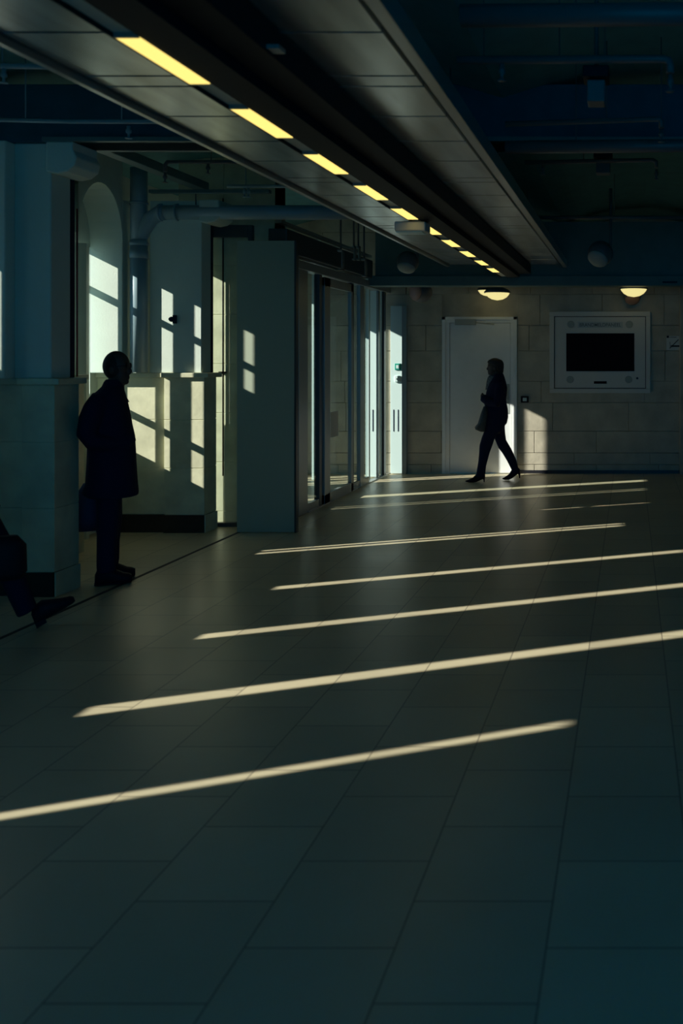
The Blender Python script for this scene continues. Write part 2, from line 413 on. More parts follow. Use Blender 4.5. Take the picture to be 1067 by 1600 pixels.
# ================================================================== PIPES
def arc(c, r, a0, a1, n=6, plane='xz'):
    out = []
    for k in range(n+1):
        a = math.radians(a0+(a1-a0)*k/n); out.append((c[0]+r*math.cos(a), c[1], c[2]+r*math.sin(a)))
    return out
Yp = 8.605
dp = thing('drain_pipe', (P(217, 0, Yp).x, Yp, 1.54), 'large pale drain pipe rising from the pier ledge and bending right under the ceiling', 'pipe')
v0 = P(217, 584, Yp); v1 = P(217, 375, Yp); e1 = P(236, 342, Yp); e2 = P(252, 332, Yp); e3 = P(545, 332, Yp)
v0.z = 1.54
Ya = Yp
MB().tube([v0, v1], .078, 20).build('riser', 'pipe', dp)
MB().tube([v1-Vector((0, 0, .06)), v1+Vector((0, 0, .02)), e1, e2+Vector((-.02, 0, -.01)), e2+Vector((.04, 0, 0))], .072, 20).build('elbow', 'pipe', dp)
MB().tube([e2, e3], .070, 20).build('run', 'pipe', dp)
MB().tube([P(217, 375, Yp), P(217, 300, Yp), (v1.x, Yp, 3.5)], .075, 20).build('upper_riser', 'pipe', dp)
for (q0, q1) in ((P(217, 392, Yp), P(217, 404, Yp)), (P(217, 378, Yp), P(217, 384, Yp)), (P(276, 332, Yp), P(279, 332, Yp)), (P(250, 332, Yp), P(254, 332, Yp)), (P(217, 316, Yp), P(217, 320, Yp))):
    MB().tube([q0, q1], .084, 20).build('collar', 'pipe', dp)
MB().tube([P(306, 320, Yp), P(306, 296, Yp)], .006, 8).build('hanger_rod', 'darkpipe', dp)
tag(MB().box(P(232, 0, 8.3).x, P(420, 0, 8.3).x, 8.3, 8.36, P(0, 301, 8.3).z, P(0, 296, 8.3).z).build('cable_tray', 'beam'), 'thin pale cable tray above the large drain pipe', 'cable tray')

def sprinkler_pipe(pts, r, heads, label, m='darkpipe', drops=()):
    t = thing('sprinkler_pipe', pts[0], label, 'pipe', 'sprinkler pipes under the ceiling')
    MB().tube(pts, r, 12).build('pipe_run', m, t)
    for h in heads:
        h = Vector(h)
        MB().lathe((h.x, h.y, h.z), [(.006, -.085), (.022, -.082), (.022, -.078), (.007, -.074), (.008, -.05), (.017, -.045), (.017, -.025), (.012, -.02), (.012, .0)], 12).build('sprinkler_head', m, t)
    for d in drops:
        d = Vector(d); MB().tube([d, (d.x, d.y, 3.73)], .004, 6).build('hanger_rod', m, t)
    return t
# left: over the window bays
Y1 = 5.2
sprinkler_pipe([P(-60, 100, Y1), P(0, 103, Y1), P(60, 104, Y1), P(100, 106, Y1)], .016, [P(6, 108, Y1)], 'thin ceiling pipe with a sprinkler drop at the top left corner', 'pipe', [P(4, 100, Y1), P(90, 104, Y1)])
Y1 = 5.9
sprinkler_pipe([P(-60, 186, Y1), P(110, 190, Y1), P(230, 190, Y1), P(300, 192, Y1)], .014, [P(201, 197, Y1)], 'thin ceiling pipe with a sprinkler head in front of the nearest ceiling beam', 'pipe', [P(190, 186, Y1), P(40, 186, Y1)])
Y1 = 7.4
sprinkler_pipe([P(258, 268, Y1), P(258, 258, Y1), P(262, 253, Y1), P(330, 253, Y1), P(470, 253, Y1)], .016, [P(258, 270, Y1), P(325, 256, Y1)], 'thin ceiling pipe with end elbow above the large drain pipe', 'darkpipe', [P(246, 236, Y1), P(330, 253, Y1)])
Y1 = 8.2
sprinkler_pipe([P(355, 291, Y1), P(470, 291, Y1), P(560, 291, Y1)], .016, [P(382, 294, Y1), P(388, 294, Y1)], 'short thin ceiling pipe behind the left metal plank strip', 'pipe', [P(384, 291, Y1), P(430, 291, Y1)])
# right: dark half of the ceiling
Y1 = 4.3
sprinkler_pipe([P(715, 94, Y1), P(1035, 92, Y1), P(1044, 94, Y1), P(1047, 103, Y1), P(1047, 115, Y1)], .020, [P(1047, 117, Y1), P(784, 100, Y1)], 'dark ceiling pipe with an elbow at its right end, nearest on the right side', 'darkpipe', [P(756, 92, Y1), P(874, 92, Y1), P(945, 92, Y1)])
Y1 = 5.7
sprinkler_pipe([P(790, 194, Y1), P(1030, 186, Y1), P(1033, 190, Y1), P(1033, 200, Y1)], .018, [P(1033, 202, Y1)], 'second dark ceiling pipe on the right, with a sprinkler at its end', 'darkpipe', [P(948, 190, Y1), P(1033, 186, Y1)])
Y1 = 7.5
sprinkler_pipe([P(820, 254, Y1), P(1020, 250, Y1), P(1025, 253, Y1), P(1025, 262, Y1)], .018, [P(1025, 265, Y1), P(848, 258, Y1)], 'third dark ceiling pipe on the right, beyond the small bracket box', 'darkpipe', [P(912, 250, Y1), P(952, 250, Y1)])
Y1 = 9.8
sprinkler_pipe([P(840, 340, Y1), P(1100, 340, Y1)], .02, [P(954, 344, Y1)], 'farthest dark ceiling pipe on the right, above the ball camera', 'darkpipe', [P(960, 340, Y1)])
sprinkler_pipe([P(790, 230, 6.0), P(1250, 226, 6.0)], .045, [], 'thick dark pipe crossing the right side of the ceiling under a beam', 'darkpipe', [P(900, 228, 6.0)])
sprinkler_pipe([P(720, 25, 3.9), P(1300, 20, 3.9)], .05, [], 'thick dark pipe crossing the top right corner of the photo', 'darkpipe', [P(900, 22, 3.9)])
# bracket boxes
def bracket(x0, x1, ya, yb, Y, label):
    t = thing('bracket_box', P((x0+x1)/2, yb, Y), label, 'bracket', 'bracket boxes on the ceiling')
    a, b = P(x0, yb, Y), P(x1, ya, Y); zm = a.z+(b.z-a.z)*.62
    MB().box(a.x, b.x, Y, Y+.12, a.z, zm).build('box_body', 'darkpipe', t, bevel=.006)
    MB().box(a.x-.02, b.x+.02, Y-.02, Y+.14, zm+.01, b.z).build('clamp', 'black', t, bevel=.006)
    MB().tube([((a.x+b.x)/2, Y+.06, b.z-.01), ((a.x+b.x)/2, Y+.06, 3.7)], .012, 8).build('rod', 'darkpipe', t)
bracket(917, 945, 103, 158, 4.35, 'dark bracket box hanging from the nearest right ceiling pipe')
bracket(931, 953, 235, 270, 7.5, 'smaller dark bracket box hanging from the third right ceiling pipe')

# ball fittings (round speakers)
def ball_speaker(x, y, r, Y, stem_x, label, face='copper', tilt=(-.6, -.7, -.6)):
    c = P(x, y, Y); R = r*Y/F
    t = thing('ball_speaker', c, label, 'speaker', 'round ball speakers')
    d = Vector(tilt).normalized(); q = d.to_track_quat('Z', 'Y').to_matrix()
    N = 24; rs = []
    for i in range(13):
        ph = -math.pi/2+math.pi*(i+.03)/17
        rs.append([c+q@Vector((R*math.cos(ph)*math.cos(2*math.pi*k/N), R*math.cos(ph)*math.sin(2*math.pi*k/N), R*math.sin(ph))) for k in range(N)])
    MB().rings(rs).build('shell', 'darkpipe', t)
    ph = -math.pi/2+math.pi*12/17; h = R*math.sin(ph); rr_ = R*math.cos(ph)
    prof = [(rr_*1.03, h), (rr_*1.03, h+.012), (rr_*.9, h+.03), (rr_*.5, h+.045), (.002, h+.05)]
    MB().rings([[c+q@Vector((a*math.cos(2*math.pi*k/N), a*math.sin(2*math.pi*k/N), b)) for k in range(N)] for a, b in prof]).build('grille', face, t)
    s = P(stem_x, y-r*.3, Y)
    MB().tube([(c.x, c.y, c.z), (s.x, Y, c.z+R*.4), (s.x, Y, c.z+R*1.2), (s.x, Y, 3.53)], .018, 10).build('stem', 'darkpipe', t)
ball_speaker(637, 409, 17, 10.5, 652, 'round dark ball speaker hanging under the end of the left plank ceiling', 'grille', (-.1, -.5, -.9))
ball_speaker(658, 456, 17, 12.4, 668, 'reddish round ball speaker below the cross beam beside the glass doors', 'copper', (-.65, -.8, .0))
ball_speaker(988, 461, 14, 12.85, 992, 'dark ball speaker under the round yellow lamp on the right', 'copper', (0, -.5, -.7))
ball_speaker(938, 396, 20, 9.8, 954, 'dark ball speaker hanging from the farthest right ceiling pipe', 'grille', (-.3, -.6, -.7))
# dome lamps
def dome_lamp(x, y, w, Y, label):
    c = P(x, y, Y); R = w/2*Y/F
    t = thing('dome_lamp', c, label, 'lamp', 'round yellow dome lamps near the back wall')
    MB().lathe(c, [(.004, -.095*R/.16), (R*.45, -.082*R/.16), (R*.75, -.055*R/.16), (R*.93, -.022*R/.16), (R, 0), (R*.9, .008)], 28).build('lamp_bowl', 'domelamp', t)
    MB().lathe(c, [(R*1.06, .0), (R*1.1, .012), (R*.9, .05), (R*.35, .09), (R*.2, .11)], 28).build('rim', 'darkpipe', t)
    MB().tube([(c.x, c.y, c.z+.08), (c.x, c.y, 3.5)], .012, 8).build('stem', 'darkpipe', t)
dome_lamp(762, 454, 30, 11.6+1.1, 'ribbed yellow dome lamp, left one of the pair above the white door')
dome_lamp(777, 458, 38, 12.4, 'smooth yellow dome lamp, right one of the pair above the white door')
dome_lamp(990, 452, 41, 12.4, 'single yellow dome lamp above the grey wall panel')

# ================================================================== WHITE DOOR
YD = YB
d1 = S('door_1', MB().box(P(703, 0, YD).x, P(797, 0, YD).x, YD+.0, YD+.045, .008, P(0, 505, YD).z), 'door', bevel=.003)
fr = MB(); f0, f1, fi0, fi1 = P(691, 0, YD).x, P(808, 0, YD).x, P(702.5, 0, YD).x, P(797.5, 0, YD).x; zt, zi = DZ, P(0, 504.5, YD).z
for (a, b) in ((f0, f0+.05), (f1-.05, f1)): fr.box(a, b, YD-.03, YD+.1, 0, zt)
fr.box(f0, f1, YD-.03, YD+.1, zt-.045, zt)
for (a, b) in ((f0+.05, fi0), (fi1, f1-.05)): fr.box(a, b, YD-.012, YD+.1, 0, zi)
fr.box(f0+.05, f1-.05, YD-.012, YD+.1, zi, zt-.045)
fo = fr.build('door_frame', 'door', d1, bevel=.004)
MB().box(P(712, 0, YD).x, P(744, 0, YD).x, YD-.075, YD-.005, P(0, 508, YD).z, P(0, 499, YD).z).tube([P(742, 504, YD-.04), P(772, 507, YD-.03)], .01, 8).build('door_closer', 'grille', d1, bevel=.006)
MB().box(P(787, 0, YD).x, P(796, 0, YD).x, YD-.008, YD, P(0, 646, YD).z, P(0, 600, YD).z).build('door_plate', 'grille', d1)
MB().tube([P(792, 624, YD-.005), P(792, 624, YD-.05), P(780, 624, YD-.05)], .010, 8).build('door_handle', 'rail', d1)
# push button box
sb = thing('wall_switch', P(820, 624, YB), 'small black and white push button box on the stone beside the white door', 'switch')
a, b = P(814, 629, YB), P(826, 619, YB)
MB().box(a.x, b.x, YB-.04, YB, a.z, b.z).build('box_body', 'black', sb, bevel=.006)
MB().box(a.x+.03, b.x-.025, YB-.047, YB-.04, a.z+.022, b.z-.022).build('button', 'white', sb, bevel=.003)

# ================================================================== FIRE PANEL
pn = thing('fire_alarm_panel', P(937, 614, YB), 'large framed grey alarm panel with a black screen on the back wall', 'wall panel')
def R_(mb, x0, y0, x1, y1, d0, d1):
    a, b = P(x0, y1, YB), P(x1, y0, YB); return mb.box(a.x, b.x, YB-d1, YB-d0, a.z, b.z)
k = MB(); R_(k, 859, 487, 1016, 494.5, 0, .06); R_(k, 859, 607, 1016, 614, 0, .06); R_(k, 859, 494.5, 866, 607, 0, .06); R_(k, 1009, 494.5, 1016, 607, 0, .06)
k.build('panel_frame', 'panelgrey', pn, bevel=.004)
R_(MB(), 866, 494.5, 1009, 607, 0, .03).build('panel_backing', 'dark', pn)
R_(MB(), 867, 495.5, 1008, 606, .03, .048).build('panel_face', 'panelgrey', pn, bevel=.003)
R_(MB(), 885, 521, 991, 580, .048, .056).build('screen', 'screen', pn, label='black screen')
for (x, y) in ((892, 507), (983, 507), (891, 593), (982, 593)):
    c = P(x, y, YB); g = MB().lathe((c.x, YB-.05, c.z), [(.052, .002), (.052, -.004), (.046, -.006)], 20, 'y')
    g.build('round_grille', 'grille', pn)
k = R_(MB(), 928, 595.5, 948, 599.5, .048, .054).build('card_slot', 'screen', pn, bevel=.003)
c = P(995.5, 591, YB); MB().lathe((c.x, YB-.05, c.z), [(.016, 0), (.016, -.006), (.008, -.008)], 14, 'y').build('key_lock', 'dark', pn)
R_(MB(), 903, 503, 973, 512.5, .048, .050).build('title_plate', mat('title_plate', (.50, .54, .53), .5), pn)
def text(s, h, width, c, m, parent, name='lettering'):
    cu = bpy.data.curves.new(name, 'FONT'); cu.body = s; cu.size = h*1.4; cu.extrude = .001; cu.align_x = 'CENTER'; cu.align_y = 'CENTER'; cu.offset = .0004
    o = bpy.data.objects.new(name, cu); COL.objects.link(o); bpy.context.view_layer.update()
    me = bpy.data.meshes.new_from_object(o.evaluated_get(bpy.context.evaluated_depsgraph_get())); bpy.data.objects.remove(o)
    xs = [v.co.x for v in me.vertices]; ys = [v.co.y for v in me.vertices]; sx = width/(max(xs)-min(xs)); sy = h/(max(ys)-min(ys))
    for v in me.vertices:
        v.co = Vector((c[0]+(v.co.x-(max(xs)+min(xs))/2)*sx, c[1]-v.co.z, c[2]+(v.co.y-(max(ys)+min(ys))/2)*sy))
    o = bpy.data.objects.new(name, me); COL.objects.link(o); me.materials.clear(); me.materials.append(M[m]); o.parent = parent; o.matrix_parent_inverse = Matrix.Translation(-Vector(parent.location)); return o
c = P(938, 507.8, YB); text('BRANDMELDPANEEL', .052, .60, (c.x, YB-.0515, c.z), 'text', pn)
# small pictogram sign
sg = thing('pictogram_sign', P(1052, 547, YB), 'small white square pictogram sign at the right edge of the back wall', 'sign')
R_(MB(), 1041, 525, 1064, 547, 0, .006).build('sign_plate', 'panelgrey', sg)
k = R_(MB(), 1041.5, 524.5, 1045, 528, .006, .009); R_(k, 1048, 539.5, 1061.5, 542, .006, .009)
q0, q1 = P(1046, 544.5, YB-.008), P(1060, 530.5, YB-.008); k.tube([q0, q1], .005, 6); q0, q1 = P(1046.5, 534, YB-.008), P(1047, 542, YB-.008); k.tube([q0, q1], .003, 6)
q0, q1 = P(1046, 527, YB-.008), P(1057, 527, YB-.008); k.tube([q0, q1], .003, 6)
k.build('pictogram', 'black', sg)

# ================================================================== TALL PANEL, EXTERIOR STONE, SIDE GLASS
tp = thing('tall_panel', (-3.5, 8.6, 0), 'tall dark teal door-height panel standing left of the glass entrance', 'panel')
MB().box(P(370, 0, 8.6).x, P(460, 0, 8.6).x, 8.6, 8.65, 0.005, P(0, 376, 8.6).z).build('panel_board', 'tallpanel', tp, bevel=.003)
MB().box(P(460, 0, 8.6).x, P(463, 0, 8.6).x, 8.595, 8.655, 0, P(0, 375, 8.6).z).build('edge_strip', 'darkframe', tp)
# side glazing between pier and panel
sg = thing('side_window', (-3.95, 8.85, 0), 'narrow glazed sidelight between the far pier and the tall panel', 'window')
MB().box(-4.25, -4.20, 8.90, 8.96, 0, 3.0).box(-3.80, -3.76, 8.90, 8.96, 0, 3.0).box(-4.2, -3.80, 8.90, 8.96, 2.88, 3.0).box(-4.2, -3.8, 8.90, 8.96, 0, .04).build('window_frame', 'darkframe', sg, bevel=.003)
MB().box(-4.2, -3.80, 8.927, 8.933, .04, 2.88).build('pane', 'glass', sg)
es = MB()
for i, (z0, z1) in enumerate(((-.08, .12), (.12, .62), (.62, 1.12), (1.12, 1.62), (1.62, 2.12), (2.12, 2.62), (2.62, 3.74))):
    es.box(-4.6, -4.14, 9.12, 9.4, z0+.002, z1-.002); es.box(-4.135, -3.62, 9.12, 9.4, z0+.002, z1-.002)
es.box(-4.6, -3.62, 9.125, 9.4, -.08, 3.5)
S('wall_entrance', es, 'stone', bevel=.003)
dr = tag(MB().tube([(-4.14, 9.105, .48), (-4.14, 9.105, 3.3)], .007, 10).box(-4.17, -4.11, 9.07, 9.13, 1.52, 1.54).build('downpipe', 'black'), 'thin black pipe on the sunlit stone behind the sidelight', 'pipe')

# ================================================================== GLASS ENTRANCE (along x = -3.5)
XG = -3.5
def gy(x): return -XG*F/(VX-x)
ge = thing('glazed_entrance', (XG, 11, 0), 'long dark-framed glazed entrance screen along the left side before the back wall', 'entrance screen')
ZG = 2.62
for (x0, x1, w_) in ((467, 481, .05), (499, 503.5, .06), (549.5, 553, .05), (563, 569, .05), (600, 603, .05)):
    MB().box(XG-w_, XG, gy(x0), gy(x1), 0, ZG).build('post', 'frame' if x0 in (467, 563) else 'darkframe', ge, bevel=.004)
MB().box(XG-.10, XG+.02, 9.0, YB, ZG, ZG+.09).build('header', 'frame', ge, bevel=.006)
MB().box(XG-.14, XG+.05, 9.0, 12.0, ZG+.12, ZG+.36).build('operator_cover', 'darkframe', ge, bevel=.01)
MB().box(XG-.03, XG+.035, 8.9, 12.0, ZG+.40, ZG+.43).build('top_rail', 'rail', ge)
MB().box(XG-.06, XG+.01, gy(481), YB, 0, .012).build('threshold', 'rail', ge)
for (x0, x1) in ((481, 499), (553, 563), (569, 577)):
    MB().box(XG-.03, XG-.022, gy(x0), gy(x1), .03, ZG).build('pane', 'glass', ge)
    MB().box(XG-.045, XG-.005, gy(x0), gy(x1), .0, .09).build('bottom_rail', 'frame', ge)
# sliding leaf
def leaf(name, ya, yb, X, label, n, notice=False):
    o = MB()
    o.box(X-.045, X, ya, ya+.19, .012, ZG-.02).box(X-.045, X, yb-.07, yb, .012, ZG-.02).box(X-.045, X, ya, yb, .012, .12).box(X-.045, X, ya, yb, ZG-.12, ZG-.02)
    d = S('door_%d' % n, o, 'frame', bevel=.004)
    MB().box(X-.027, X-.019, ya+.19, yb-.07, .12, ZG-.12).build('pane', 'glass', d)
    return d
leaf('door', gy(504.5), gy(549), XG+.02, '', 2)
# paper notice on the leaf
yn0, yn1 = -(XG+.03)*F/(VX-517), -(XG+.03)*F/(VX-529)
nz0, nz1 = P(0, 684, yn0).z, P(0, 644, yn0).z
tag(MB().box(XG+.024, XG+.026, yn0, yn1, nz0, nz1).build('paper_notice', 'paper'), 'blank-looking pale sheet stuck on the glass door leaf', 'notice')
# lit leaf ends standing open across the entrance
def open_leaf(x0, x1, Y, ztop, label, lines):
    a, b = P(x0, 0, Y).x, P(x1, 0, Y).x
    t = thing('folding_leaf', ((a+b)/2, Y, 0), label, 'door leaf')
    MB().box(a, b, Y, Y+.05, .01, ztop).build('leaf_board', 'white', t, bevel=.003)
    for lx in lines:
        p0, p1 = P(lx-.6, 674, Y), P(lx+.6, 640, Y); MB().box(p0.x, p1.x, Y-.004, Y, p0.z, p1.z).build('slot', 'dark', t)
    MB().box(b, P(x1+7 if x1 > 600 else x1+3, 0, Y).x, Y-.01, Y+.07, 0, ztop).build('side_frame', 'frame', t, bevel=.003)
    return t
ol = open_leaf(610, 628, 12.93, P(0, 478, 12.93).z, 'sunlit white service leaf with green button, against the back wall', (615, 622))
open_leaf(578, 588, 12.55, ZG, 'narrow sunlit white leaf end at the far end of the glass entrance', (582.5,))
gb = thing('exit_button', P(622, 573, 12.9), 'small green and white exit button on the sunlit white leaf', 'button')
a, b = P(617, 578, 12.93), P(627, 568, 12.93)
MB().box(a.x, b.x, 12.915, 12.93, a.z, b.z).build('box_body', 'green', gb, bevel=.004)
MB().box(a.x+.02, b.x-.02, 12.911, 12.915, a.z+.022, b.z-.022).build('button', 'white', gb)
gb = thing('card_reader', P(622, 592, 12.9), 'small white card reader box right below the green exit button', 'card reader')
a, b = P(617, 597, 12.93), P(626, 587, 12.93)
MB().box(a.x, b.x, 12.905, 12.93, a.z, b.z).build('box_body', 'white', gb, bevel=.008)
MB().lathe(((a.x+b.x)/2-.01, 12.905, (a.z+b.z)/2), [(.012, 0), (.01, -.004)], 12, 'y').build('sensor', 'grille', gb)
# vestibule posts seen through the first glass
vp = thing('vestibule_post', (-4.25, 12.1, 0), 'pair of sunlit vertical posts behind the glass left of the door leaf', 'post')
for (x0, x1) in ((487, 490.5), (493.5, 498.5)):
    MB().box(P(x0, 0, 12.32).x, P(x1, 0, 12.32).x, 12.32, 12.4, 0, 3.3).build('post', 'white', vp, bevel=.004)
tag(MB().box(P(571, 0, 12.3).x, P(576.5, 0, 12.3).x, 12.3, 12.36, 0, 2.9).build('door_stile', 'white', bevel=.004), 'sunlit upright stile just left of the narrow white leaf end', 'post')
tag(MB().box(P(594, 0, 12.7).x, P(596, 0, 12.7).x, 12.7, 12.74, 0, 2.7).build('door_stile', 'white', bevel=.004), 'thin sunlit upright stile right of the narrow white leaf end', 'post')
# brackets/sensors above the entrance
def cam_bracket(x, y, w, h, Y, label):
    t = thing('ceiling_bracket', P(x, y, Y), label, 'bracket', 'hooked steel brackets above the glass entrance')
    a, b = P(x, y+h, Y), P(x+w, y, Y)
    MB().box(a.x, b.x, Y, Y+.06, b.z-.02, b.z).box(b.x-.012, b.x, Y, Y+.06, a.z, b.z).box(a.x+.005, b.x, Y, Y+.06, a.z, a.z+.015).build('hook_plate', 'rail', t)
    MB().tube([((a.x+b.x)/2, Y+.03, b.z), ((a.x+b.x)/2, Y+.03, 3.5)], .01, 8).build('rod', 'darkpipe', t)
cam_bracket(527, 390, 8, 32, 9.6, 'leftmost hooked steel bracket above the glass entrance')
cam_bracket(564, 404, 7, 28, 9.9, 'rightmost hooked steel bracket above the glass entrance')
cam_bracket(549, 384, 5, 22, 9.7, 'left one of the two middle steel brackets above the glass entrance')
cam_bracket(556, 384, 5, 22, 9.75, 'right one of the two middle steel brackets above the glass entrance')
# red post outside behind arched window and wall camera on the pier
k = thing('wall_hook', P(268, 500, 8.6), 'small round bracket on the sunlit far pier', 'hook')
c = P(270, 499, 8.6)
MB().box(c.x+.012, c.x+.035, 8.57, 8.61, c.z-.04, c.z+.04).build('plate', 'dark', k)
MB().lathe((c.x, 8.575, c.z), [(.02, .02), (.026, .0), (.02, -.02), (.005, -.025)], 14, 'y').build('knob', 'dark', k)

# ================================================================== PEOPLE
def loft(mb, rings, n=24, e=2.3):
    """rings: (cx, cy, z, rx, ry) horizontal ellipses"""
    rs = []
    for (cx, cy, z, rx, ry) in rings:
        ring = []
        for k in range(n):
            t = 2*math.pi*k/n; c, s = math.cos(t), math.sin(t)
            ring.append((cx+rx*math.copysign(abs(c)**(2/e), c), cy+ry*math.copysign(abs(s)**(2/e), s), z))
        rs.append(ring)
    return mb.rings(rs)
def loftx(mb, rings, n=18):
    """rings: (x, cy, cz, ry, rz) vertical ellipses across x"""
    return mb.rings([[(x, cy+ry*math.cos(2*math.pi*k/n), cz+rz*math.sin(2*math.pi*k/n)) for k in range(n)] for (x, cy, cz, ry, rz) in rings])
def fuse(o, vox=.008, smooth=4):
    r = o.modifiers.new('fuse', 'REMESH'); r.mode = 'VOXEL'; r.voxel_size = vox; r.use_smooth_shade = True
    if smooth:
        s = o.modifiers.new('soft', 'SMOOTH'); s.iterations = smooth; s.factor = .5
    return o
def subsurf(o, n=1):
    s = o.modifiers.new('sub', 'SUBSURF'); s.levels = n; s.render_levels = n; return o
def head(mb, c, fx, fy, hz=.225, w=.078):
    """c = centre of the skull, (fx,fy) unit facing direction"""
    c = Vector(c); f = Vector((fx, fy, 0)).normalized(); r = Vector((f.y, -f.x, 0)); up = Vector((0, 0, 1))
    def el(off, a, b, d, n=20, m=12):
        cc = c+f*off[0]+r*off[1]+up*off[2]; rs = []
        for i in range(m+1):
            ph = -math.pi/2+math.pi*(i+.02)/(m+.04)
            rs.append([cc+f*(a*math.cos(ph)*math.cos(2*math.pi*k/n))+r*(b*math.cos(ph)*math.sin(2*math.pi*k/n))+up*(d*math.sin(ph)) for k in range(n)])
        mb.rings(rs)
    k = hz/.225
    el((0, 0, .02*k), .098*k, w, .100*k); el((.028*k, 0, -.045*k), .062*k, w*.78, .078*k)   # skull, jaw
    el((.070*k, 0, -.095*k), .022*k, .026*k, .020*k)                                        # chin
    el((.098*k, 0, -.022*k), .020*k, .014*k, .022*k); el((.090*k, 0, .004*k), .010*k, .010*k, .026*k)   # nose
    el((.085*k, 0, -.062*k), .013*k, .026*k, .007*k); el((.084*k, 0, -.073*k), .012*k, .022*k, .007*k)  # lips
    for s in (-1, 1):
        el((-.01*k, s*w*1.02, -.012*k), .020*k, .009*k, .032*k)                              # ears
        el((.076*k, s*.030*k, .022*k), .020*k, .024*k, .012*k)                               # brow / eye
def hand(mb, w, d, curl, side, k=1.0):
    """w wrist, d pointing direction, curl direction, side = thumb direction"""
    w = Vector(w); d = Vector(d).normalized(); c = Vector(curl).normalized(); s = Vector(side).normalized()
    mb.tube([w, w+d*.05*k, w+d*.09*k], .02, 10, rads=[.024*k, .036*k, .034*k])
    for i, (o, ln) in enumerate(((.03, .070), (.010, .078), (-.010, .073), (-.030, .058))):
        b = w+d*.085*k+s*o*k
        mb.tube([b, b+d*ln*.45*k+c*.006, b+d*ln*.75*k+c*.028*k, b+d*ln*.80*k+c*.05*k], .009, 8, rads=[.0095*k, .009*k, .0085*k, .007*k])
    b = w+d*.03*k+s*.03*k
    mb.tube([b, b+s*.025*k+d*.03*k, b+s*.03*k+d*.06*k+c*.012], .01, 8, rads=[.013*k, .011*k, .008*k])

# ---- standing man (faces right, hands in coat pockets)
YM = 6.74; sM = F/YM; TURN = ((180-VX)/sM, YM)
def MX(zx): return (100+zx/4.21-VX)/sM
def MZ(zy): return (908.5-(540+zy/4.21))/sM
man = thing('person', (MX(290), YM, 0), 'person in a dark knee-length coat standing by the near pier with hands in pockets', 'person')
def ringM(zy, l, r, ry, cy=0, e=None): return ((MX(l)+MX(r))/2, YM+cy, MZ(zy), (MX(r)-MX(l))/2, ry)
b = MB()
head(b, (MX(345), YM, MZ(150)), .88, -.35, hz=.245, w=.082)
loft(b, [ringM(320, 270, 400, .07), ringM(260, 282, 398, .062), ringM(215, 290, 395, .058)])
loft(b, [ringM(980, 240, 380, .13), ringM(700, 215, 400, .13), ringM(450, 200, 400, .17), ringM(340, 240, 390, .12), ringM(290, 280, 380, .06)])
for s in (-1, 1):
    b.tube([(MX(265), YM+s*.16, MZ(370)), (MX(185), YM+s*.19, MZ(560)), (MX(290), YM+s*.19, MZ(630)), (MX(330), YM+s*.15, MZ(660))], .04, 12, rads=[.055, .045, .036, .028])
    hand(b, (MX(328), YM+s*.15, MZ(658)), (.5, -s*.3, -1), (-.3, -s, -.3), (1, 0, 0), .9)
    loft(b, [(MX(290)+.0, YM+s*.085, .06, .04, .04), (MX(288), YM+s*.085, .30, .055, .055), (MX(292), YM+s*.085, .50, .055, .058), (MX(300), YM+s*.09, .85, .085, .085)])
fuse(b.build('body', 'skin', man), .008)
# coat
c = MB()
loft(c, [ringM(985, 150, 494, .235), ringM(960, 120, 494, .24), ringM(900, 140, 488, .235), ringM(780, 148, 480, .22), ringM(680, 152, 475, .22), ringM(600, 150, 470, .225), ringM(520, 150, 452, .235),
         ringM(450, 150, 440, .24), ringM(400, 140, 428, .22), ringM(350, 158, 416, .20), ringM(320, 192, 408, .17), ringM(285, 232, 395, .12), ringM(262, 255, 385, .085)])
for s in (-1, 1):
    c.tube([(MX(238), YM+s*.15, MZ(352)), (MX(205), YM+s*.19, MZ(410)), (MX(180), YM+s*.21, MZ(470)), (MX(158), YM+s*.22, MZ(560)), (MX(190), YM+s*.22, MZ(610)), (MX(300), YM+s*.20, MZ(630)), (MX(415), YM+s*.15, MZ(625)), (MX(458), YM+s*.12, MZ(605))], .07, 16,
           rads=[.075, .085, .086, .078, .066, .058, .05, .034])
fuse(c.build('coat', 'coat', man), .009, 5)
co = MB()
loft(co, [ringM(330, 235, 405, .11), ringM(290, 238, 398, .10), ringM(240, 262, 392, .075), ringM(225, 275, 388, .07)])
co.add([(MX(385), YM-.08, MZ(290)), (MX(430), YM-.03, MZ(372)), (MX(405), YM-.02, MZ(385)), (MX(385), YM+.06, MZ(300)), (MX(372), YM-.06, MZ(330)), (MX(420), YM+.02, MZ(372))], [(0, 1, 2, 4), (3, 5, 2, 4), (0, 3, 5, 1)])
co.build('collar', 'coat', man)
tr_ = MB()
for s, dx in ((-1, 0), (1, .02)):
    loft(tr_, [((MX(212)+MX(345))/2+dx, YM+s*.09, MZ(1470), .068, .075), ((MX(212)+MX(350))/2+dx, YM+s*.09, MZ(1420), .075, .078), ((MX(214)+MX(352))/2+dx, YM+s*.09, MZ(1300), .076, .08),
               ((MX(212)+MX(372))/2+dx, YM+s*.09, MZ(1150), .086, .09), ((MX(210)+MX(385))/2, YM+s*.09, MZ(1000), .097, .10), ((MX(200)+MX(400))/2, YM+s*.085, MZ(850), .11, .11)])
fuse(tr_.build('trousers', 'trouser', man), .009, 3)
